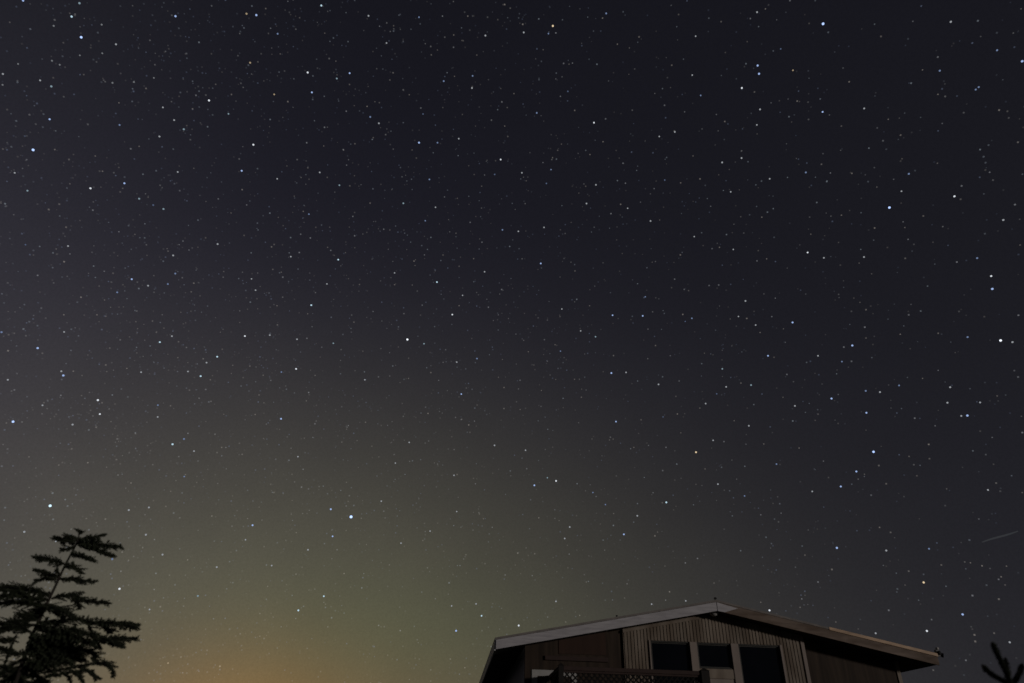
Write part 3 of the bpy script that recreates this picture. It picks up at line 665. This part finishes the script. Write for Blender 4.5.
4.89|16.17|3|w|small white star, second nearest below white star in the short row above the left eave
-6.41|16.4|3|w|small white star, nearest right of brightest star over the yellow horizon glow
18.0|23.37|3|w|small white star, second nearest upper right of blue-white star well above the left roof slope
21.12|24.2|3|w|small white star, sixth nearest lower left of blue star in the middle right
17.88|19.95|3|w|small white star, nearest right of blue-white star well above the left roof slope
24.99|18.73|3|w|small white star, third nearest lower left of bright blue star high above the right eave
11.02|17.85|3|w|small white star, nearest lower left of blue-white star well above the left roof slope
36.46|22.33|3|w|small white star, fourth nearest lower left of bright white star at the right edge
36.46|17.19|3|w|small white star, nearest right of bright blue star high above the right eave
-26.22|12.7|3|w|small white star, nearest upper right of white star beside the spruce branches
-26.02|9.02|3|w|small white star, nearest lower right of white star beside the spruce branches
-22.33|12.31|3|w|small white star, third nearest upper left of low star in the yellow glow, bottom left
-18.44|12.84|3|w|small white star, nearest upper left of low star in the yellow glow, bottom left
-15.96|14.24|3|w|small white star, second nearest lower left of brightest star over the yellow horizon glow
-4.19|10.88|3|w|small white star, third nearest left of white star just over the left roof slope
-2.26|11.1|3|w|small white star, nearest upper left of white star just over the left roof slope
29.08|14.08|3|w|small white star, nearest below bright blue star high above the right eave
27.07|8.76|3|w|small white star, nearest left of blue star above the small tree tip
34.72|7.79|3|w|small white star, nearest lower right of blue star above the small tree tip
4.11|11.43|3|w|small white star, nearest upper right of white star just over the left roof slope
11.62|11.23|3|w|small white star, nearest below blue-white star well above the left roof slope
14.25|11.42|3|w|small white star, nearest left of white star touching the roof line past the ridge
6.25|52.25|2|b|faint blue star, nearest upper left of yellow-white star high just right of centre
-11.77|49.81|2|b|faint blue star, second nearest upper left of white star of the close pair, upper centre
31.89|51.45|2|b|faint blue star, nearest lower left of large blue star near the top edge, right side
-35.36|36.91|2|b|faint blue star, third nearest lower left of white star high, left of centre
-42.49|30.93|2|b|faint blue star, second nearest below bright blue star high at the left edge
-2.59|45.86|2|b|faint blue star, nearest below white star of the close pair, upper centre
3.46|45.24|2|b|faint blue star, second nearest lower right of white star of the close pair, upper centre
16.82|44.58|2|b|faint blue star, nearest lower right of yellow-white star high just right of centre
16.99|33.11|2|b|faint blue star, nearest right of blue star just right of the centre
18.88|27.0|2|b|faint blue star, fifth nearest lower left of blue star in the middle right
13.97|25.58|2|b|faint blue star, nearest above blue-white star well above the left roof slope
-48.25|44.7|2|w|faint white star, second nearest upper left of bright blue star near the top left corner
-45.25|46.49|2|w|faint white star, nearest upper right of bright blue star near the top left corner
-44.12|44.88|2|w|faint white star, nearest lower right of bright blue star near the top left corner
-45.52|43.98|2|w|faint white star, nearest below bright blue star near the top left corner
-47.05|42.71|2|w|faint white star, second nearest lower left of bright blue star near the top left corner
-48.89|41.38|2|w|faint white star, fifth nearest lower left of bright blue star near the top left corner
-48.99|39.71|2|w|faint white star, nearest upper left of bright blue star high at the left edge
-46.43|42.75|2|w|faint white star, nearest lower left of bright blue star near the top left corner
-42.34|43.49|2|w|faint white star, second nearest lower right of bright blue star near the top left corner
-40.85|44.26|2|w|faint white star, third nearest lower right of bright blue star near the top left corner
-39.52|45.18|2|w|faint white star, fourth nearest lower right of bright blue star near the top left corner"""
rnd = random.Random(21)
for ln in STARS.split('\n'):
    a, e, mg, c, label = ln.split('|')
    o = bpy.data.objects.new('star', meshes[int(mg), c]); COL.objects.link(o); o.location = direction(float(a), float(e)) * SR
    s = rnd.uniform(.9, 1.12); o.scale = (s, s, s); tag(o, label, 'star', 'brighter stars of the night sky')
FIELD = """-39.73,44.27,w -39.58,47.2,w -37.83,47.78,w -37.2,48.89,w -35.56,45.46,w -41.18,42.49,w -45.65,39.37,w -44.34,38.76,w -35.38,44.48,w -37.5,51.52,w -32.3,53.19,w -30.29,54.34,w -31.1,52.12,w -25.19,53.4,w -24.36,53.0,w -22.29,53.45,w -18.95,55.21,w -17.2,55.54,w -23.39,55.3,w -15.63,54.68,w -29.25,50.77,w -27.07,49.51,w -32.53,46.63,w -26.98,47.79,w -33.5,44.7,w -28.16,46.07,w -20.62,48.58,w -18.43,49.38,w -22.52,46.92,w -13.77,51.01,w -33.54,43.76,w -15.19,48.02,w -11.0,57.03,w -7.53,57.34,w -2.45,58.4,w -1.93,57.52,w -9.17,55.89,w 0.22,57.11,w 2.46,57.49,w 4.83,56.49,w 5.79,57.37,w 9.32,57.39,w 11.35,57.18,w -5.82,54.72,w -9.01,55.03,w -9.46,53.15,w -8.46,52.98,w 2.54,53.18,w 4.73,53.21,w 5.29,51.91,w 7.03,50.8,w 10.77,49.94,w 10.16,54.02,w 11.49,52.71,w -12.14,50.22,w -0.67,52.13,w -2.65,50.87,w -2.16,51.46,w -1.67,49.66,w 5.8,54.3,w 6.97,54.28,w 20.64,56.98,w 21.37,56.23,w 24.95,55.32,w 31.54,54.43,w 29.64,54.24,w 30.28,53.5,w 32.37,53.42,w 28.63,52.83,w 27.9,51.4,w 33.73,48.74,w 19.5,52.92,w 15.94,55.43,w 14.11,52.95,w 13.03,55.22,w 17.98,51.43,w 31.17,47.93,w 31.97,47.55,w 30.77,46.7,w 21.7,47.8,w 24.27,47.88,w 23.53,48.56,w 20.11,49.37,w 17.94,50.19,w 24.95,51.19,w 29.42,48.11,w 36.81,53.43,w 34.34,54.22,w 44.28,48.98,w 48.76,46.81,w 41.29,49.15,w 41.2,50.09,w 44.82,46.08,w 43.3,45.81,w 37.09,48.4,w 37.17,47.34,w 42.03,45.36,w 43.58,43.85,w 47.03,41.05,w 34.48,45.74,w 39.16,43.78,w 41.62,42.95,w 42.94,41.94,w 38.04,43.54,w 39.61,42.41,w 51.78,45.99,w -46.39,36.46,w -43.77,37.61,w -45.1,36.16,w -45.05,35.51,w -45.19,32.91,w -44.9,32.9,w -40.98,38.44,w -40.0,37.69,w -38.78,39.98,w -38.25,40.39,w -35.59,41.24,w -37.07,38.68,w -33.79,38.62,w -42.2,33.74,w -39.41,34.91,w -39.72,35.01,w -35.41,35.41,w -37.0,34.19,w -39.68,30.82,w -41.61,31.18,w -39.55,31.47,w -37.68,31.26,w -35.01,34.45,w -32.26,34.85,w -31.35,34.71,w -32.08,36.44,w -30.25,33.44,w -41.33,33.63,w -40.62,31.11,w -36.83,31.17,w -40.59,33.09,w -27.9,42.27,w -23.18,43.03,w -18.51,43.13,w -17.37,43.43,w -23.93,45.38,w -22.12,45.55,w -20.01,45.72,w -17.13,47.05,w -19.3,44.63,w -30.44,39.09,w -27.85,39.38,w -28.97,38.41,w -28.67,40.37,w -25.58,39.34,w -24.71,39.22,w -22.53,40.23,w -17.57,40.82,w -16.06,42.17,w -13.12,44.73,w -14.18,40.34,w -17.01,39.35,w -22.24,38.44,w -23.09,37.97,w -21.25,38.35,w -22.86,36.78,w -19.05,37.78,w -27.26,37.09,w -26.21,35.96,w -24.58,36.86,w -23.13,35.14,w -30.38,35.99,w -21.95,37.01,w -9.97,47.02,w -7.03,47.07,w -5.19,47.4,w -3.76,45.76,w 5.29,48.29,w 4.66,47.14,w 3.06,46.89,w 8.17,47.69,w 8.64,47.34,w 7.97,44.88,w 5.2,43.43,w 10.61,42.53,w -6.67,43.7,w -8.12,43.69,w -5.4,43.96,w -5.02,41.87,w 8.69,41.55,w -0.24,40.65,w -0.55,40.1,w -3.58,40.33,w -9.12,40.3,w -9.33,39.29,w -9.58,38.81,w -7.63,38.99,w -10.58,38.19,w -4.36,38.93,w 5.32,39.12,w 10.27,48.23,w -6.44,40.6,w 12.4,46.39,w 13.86,45.68,w 14.02,46.0,w 11.6,45.09,w 12.47,44.81,w 11.74,43.19,w 13.92,43.16,w 20.23,45.97,w 29.83,44.88,w 20.56,44.12,w 18.47,44.13,w 15.56,44.06,w 22.71,42.83,w 24.29,42.57,w 26.6,42.77,w 25.98,42.61,w 29.09,42.46,w 31.57,41.82,w 20.96,42.5,w 21.16,41.85,w 25.85,40.09,w 26.47,40.35,w 27.08,40.49,w 31.05,39.99,w 15.75,41.53,w 19.82,39.95,w 22.2,39.41,w 21.31,38.54,w 20.58,38.55,w 17.39,38.5,w 11.49,39.22,w 24.85,37.63,w 25.44,36.85,w 29.79,37.83,w 22.55,44.09,w 24.54,36.87,w 38.11,42.54,w 36.79,42.44,w 39.01,40.83,w 32.84,43.28,w 44.61,39.24,w 34.72,41.18,w 35.75,40.74,w 36.66,40.99,w 32.46,41.27,w 32.96,41.75,w 44.52,37.58,w 42.34,37.48,w 45.08,34.93,w 38.91,36.5,w 32.78,38.52,w 37.32,36.6,w 37.29,36.17,w 35.05,36.85,w 37.21,35.29,w 33.45,35.66,w 44.23,32.31,w 39.91,32.66,w 42.45,33.85,w 37.8,39.7,w -40.87,29.3,w -37.24,30.54,w -34.89,30.32,w -35.19,30.7,w -33.99,30.81,w -34.53,29.84,w -36.0,29.24,w -37.6,28.89,w -37.27,29.12,w -39.72,27.29,w -39.96,26.65,w -40.04,26.16,w -40.17,25.57,w -38.18,27.35,w -37.12,26.74,w -36.09,28.07,w -35.47,28.17,w -40.1,24.36,w -40.44,23.89,w -33.0,27.99,w -31.67,27.03,w -32.58,26.66,w -33.82,26.16,w -30.99,25.93,w -36.08,23.82,w -36.72,24.19,w -34.19,24.85,w -39.05,21.54,w -31.94,23.05,w -33.01,22.92,w -28.8,23.14,w -29.47,30.88,w -28.75,30.5,w -32.71,25.01,w -36.22,22.0,w -30.09,32.44,w -26.62,33.77,w -22.88,34.79,w -22.27,34.57,w -22.75,32.48,w -25.09,32.24,w -19.9,32.4,w -19.26,31.46,w -13.91,33.58,w -15.65,35.56,w -12.22,36.03,w -15.71,31.91,w -25.49,30.5,w -19.49,30.46,w -18.02,29.99,w -14.26,30.23,w -26.26,28.17,w -26.42,26.03,w -22.91,26.28,w -21.72,26.62,w -19.53,26.0,w -18.35,26.23,w -13.81,28.58,w -11.77,30.42,w -11.3,29.37,w -10.1,28.38,w -9.69,28.5,w -21.89,29.07,w -22.44,26.9,w -26.61,24.9,w -12.47,28.33,w -23.98,25.73,w -4.18,37.02,w -5.5,34.94,w -9.21,34.67,w -2.72,35.64,w -2.51,34.98,w -1.47,34.38,w -1.23,36.51,w -1.41,33.11,w 0.37,32.82,w 1.19,34.57,w 3.69,35.57,w 6.53,35.7,w 7.81,35.12,w 8.43,36.72,w 3.21,32.38,w 1.63,31.36,w -6.46,31.18,w -2.17,31.01,w -1.2,29.16,w 0.88,28.96,w -0.63,28.32,w 2.92,28.13,w 6.08,29.04,w 7.05,29.19,w 7.14,28.12,w 6.67,27.53,w 4.96,27.47,w -7.67,29.17,w -6.86,28.58,w -7.83,26.28,w -7.75,33.01,w 0.94,26.52,w 4.26,31.95,w 16.51,36.63,w 12.8,36.63,w 15.03,34.21,w 16.85,33.7,w 19.72,35.69,w 20.62,35.6,w 17.31,35.7,w 25.43,33.71,w 28.06,33.5,w 22.6,32.58,w 23.51,31.3,w 24.79,32.35,w 25.44,30.18,w 24.25,29.19,w 18.34,30.36,w 17.96,29.55,w 15.22,30.48,w 13.95,31.43,w 13.39,32.84,w 15.75,28.36,w 17.26,26.02,w 25.0,27.71,w 26.78,28.35,w 21.83,25.79,w 11.98,28.65,w 14.3,28.83,w 37.35,31.68,w 32.14,31.89,w 32.42,31.25,w 30.65,32.63,w 35.77,30.76,w 35.36,30.08,w 36.27,30.11,w 34.32,28.88,w 36.9,28.26,w 29.95,28.92,w 31.79,27.71,w 30.23,27.76,w 28.59,25.53,w 39.57,23.05,w 39.06,23.12,w 40.71,24.01,w 40.65,24.48,w 34.83,25.44,w 33.84,25.74,w 31.94,30.01,w 31.79,29.21,w 42.26,27.93,w 36.03,25.74,w 28.87,27.07,w -33.65,20.17,w -30.59,20.69,w -26.95,21.43,w -25.3,18.03,w -33.17,14.91,w -33.45,15.29,w -33.71,13.9,w -34.34,15.55,w -26.93,17.1,w -26.29,15.63,w -28.73,13.49,w -27.04,13.63,w -36.55,17.54,w -37.93,17.73,w -32.94,17.98,w -34.63,17.43,w -33.57,17.24,w -36.25,20.3,w -25.65,19.58,w -29.75,17.19,w -26.95,16.0,w -22.98,23.25,w -22.3,23.79,w -24.2,20.88,w -23.89,20.93,w -23.44,19.37,w -19.86,20.67,w -18.8,20.74,w -17.26,22.77,w -17.3,23.86,w -14.45,24.09,w -11.05,24.49,w -9.8,20.24,w -9.01,20.7,w -14.4,21.34,w -17.38,18.84,w -16.8,18.77,w -15.66,19.12,w -14.19,18.95,w -17.9,17.75,w -19.56,18.16,w -20.31,16.94,w -13.55,17.8,w -21.14,15.39,w -17.57,16.27,w -17.1,15.4,w -21.96,16.08,w -23.59,15.82,w -17.53,20.21,w -10.42,17.67,w -12.16,22.68,w -8.19,25.76,w -7.55,25.78,w -4.48,25.48,w -3.75,25.08,w -3.25,25.42,w 2.68,22.35,w 3.51,24.91,w 3.97,24.81,w 1.63,21.67,w 0.18,21.46,w -4.49,20.99,w -3.04,20.75,w -2.84,20.32,w 6.05,20.48,w 7.18,20.38,w 7.65,19.44,w -0.18,19.56,w -2.36,17.93,w -2.0,17.57,w -4.47,16.93,w 2.72,17.76,w 8.08,16.03,w -6.81,16.35,w -7.79,21.98,w -1.22,16.93,w 8.99,17.15,w -7.25,23.54,w 2.63,25.61,w -1.49,15.79,w 12.0,25.47,w 15.25,25.72,w 15.36,24.19,w 18.88,23.19,w 19.99,24.73,w 11.17,23.27,w 10.88,23.17,w 13.95,23.12,w 12.46,23.36,w 24.67,24.12,w 25.79,24.62,w 20.63,22.81,w 22.05,22.67,w 24.71,22.03,w 17.01,21.2,w 18.37,21.22,w 20.24,21.13,w 11.11,18.8,w 11.86,20.83,w 13.47,21.3,w 12.49,19.6,w 15.7,18.5,w 12.33,16.27,w 12.57,16.55,w 20.84,17.39,w 21.81,16.99,w 22.38,17.38,w 20.94,15.72,w 14.71,21.74,w 18.65,17.47,w 27.87,23.69,w 26.3,20.83,w 32.3,20.25,w 33.81,20.84,w 33.45,22.81,w 34.61,22.02,w 36.4,19.88,w 37.08,19.48,w 35.34,15.43,w 38.33,16.68,w 39.65,20.43,w 30.27,18.61,w 32.42,18.85,w 29.04,15.68,w 37.83,20.51,w 29.05,17.96,w -28.29,12.03,w -28.55,11.25,w -24.45,12.56,w -21.23,13.62,w -20.95,11.37,w -17.59,9.29,w -18.24,7.93,w -15.94,9.31,w -16.88,8.67,w -15.53,10.19,w -18.42,11.36,w -16.51,10.88,w -26.29,11.4,w -27.64,12.97,w -22.82,5.24,w -26.1,10.34,w -13.9,10.23,w -13.94,10.46,w -15.34,11.36,w -12.89,12.75,w -11.36,12.86,w -13.72,14.45,w -11.37,11.81,w -9.71,9.22,w -12.44,9.93,w -8.02,8.94,w -6.97,9.29,w -6.65,8.36,w -6.16,13.32,w -5.52,11.35,w -4.52,12.56,w -3.94,13.88,w -3.73,13.89,w -0.22,10.84,w -0.01,13.31,w -2.87,6.57,w -13.62,5.51,w -13.32,9.54,w 28.64,13.11,w 32.25,12.79,w 29.14,11.5,w 34.0,12.74,w 34.61,12.48,w 35.97,12.3,w 35.47,11.69,w 35.28,11.55,w 34.5,11.27,w 33.51,10.71,w 34.92,10.36,w 32.14,11.42,w 28.25,10.17,w 24.67,9.6,w 32.92,8.34,w 32.85,7.95,w 32.0,6.87,w 30.71,9.42,w 34.04,8.37,w 30.26,10.68,w 25.17,13.12,w 6.74,12.92,w 2.2,13.31,w 1.26,13.44,w 5.97,10.43,w 13.08,12.1,w 3.24,14.16,w 3.45,10.28,w 0.98,14.99,w 5.24,14.97,w 12.72,11.5,w 8.02,11.54,w 23.51,14.25,w 15.51,14.46,w 16.54,12.63,w 18.88,14.87,w 22.69,11.25,w 19.76,11.15,w 24.04,12.33,w 22.67,13.45,w 14.53,14.17,w"""
m = bpy.data.materials.new('faint_starlight'); m.use_nodes = True; t = m.node_tree; t.nodes.clear()
at_ = t.nodes.new('ShaderNodeAttribute'); at_.attribute_name = 'light'; e = t.nodes.new('ShaderNodeEmission'); tr_ = t.nodes.new('ShaderNodeBsdfTransparent')
ad = t.nodes.new('ShaderNodeAddShader'); o_ = t.nodes.new('ShaderNodeOutputMaterial')
t.links.new(at_.outputs['Color'], e.inputs[0]); t.links.new(e.outputs[0], ad.inputs[0]); t.links.new(tr_.outputs[0], ad.inputs[1]); t.links.new(ad.outputs[0], o_.inputs[0])
m.cycles.emission_sampling = 'NONE'
fv, ff, fc = [], [], []
def speck(d, r_, rgb, lum):
    p = d * SR * 1.02; a = d.orthogonal().normalized(); b = d.cross(a); r_ *= PX; n = len(fv)
    fv.extend([p + a * r_, p + b * r_, p - a * r_, p - b * r_, p + d * r_, p - d * r_])
    for i in range(4):
        ff.append((n + i, n + (i + 1) % 4, n + 4)); ff.append((n + (i + 1) % 4, n + i, n + 5))
    fc.extend([(rgb[0] * lum / 2, rgb[1] * lum / 2, rgb[2] * lum / 2, 1)] * 6)
for tk in FIELD.split():
    a, e, c = tk.split(','); speck(direction(float(a), float(e)), rnd.uniform(.62, .95), CC[c] if c != 'w' else rnd.choice([(.9, .93, 1), (1, .9, .8), (.75, .88, 1)]), rnd.uniform(.04, .115))
pa, pe = -30, 30
for i in range(17000):
    if rnd.random() < .30: a = pa + rnd.gauss(0, 1.1) / math.cos(R(min(pe, 75))); e = min(86, max(.5, pe + rnd.gauss(0, 1.1)))
    else: a = rnd.uniform(-75, 75); e = math.degrees(math.asin(rnd.uniform(.0, .99)))
    keep = .30 + .62 * math.exp(-((a + 40) / 26) ** 2) + .22 * math.exp(-((a + 5) / 28) ** 2)
    if rnd.random() > keep: continue
    if rnd.random() < .5: pa, pe = a, e
    speck(direction(a, e), rnd.uniform(.58, .95), rnd.choice([(.72, .84, 1), (1, .93, .85), (.52, .66, 1), (.9, .9, .9)]), .014 + .062 * rnd.random() ** 2.6)
me = bpy.data.meshes.new('star_field'); me.from_pydata([tuple(v) for v in fv], [], ff); me.update()
ca = me.color_attributes.new('light', 'FLOAT_COLOR', 'POINT')
ca.data.foreach_set('color', [x for c in fc for x in c]); me.materials.append(m)
sf = bpy.data.objects.new('star_field', me); COL.objects.link(sf)
tag(sf, 'countless faint stars scattered thinly across the whole night sky', 'stars', kind='stuff')
# thin meteor streak low on the right
A, B = direction(35.07, 13.95), direction(37.30, 14.35)
mb = MB(); A, B = Vector((.55756, .79437, .24104)).normalized(), Vector((.58706, .77069, .24779)).normalized(); pts = []; rr = []
for i in range(13):
    f = i / 12; d = A.lerp(B, f).normalized(); sag = math.sin(f * math.pi * 1.0) * .0; wob = .0003 * math.sin(f * 6.3)
    pts.append(tuple((d + Vector((0, 0, wob))).normalized() * SR)); rr.append(PX * (.15 + .55 * math.sin(math.pi * min(1, f * .75 + .12))))
mb.tube(pts, rr, 6); mo = mb.build('meteor', emis('meteor_light', (.85, .9, 1), .038)); tag(mo, 'thin faint grey meteor streak slanting low above the small conifer tip', 'meteor')
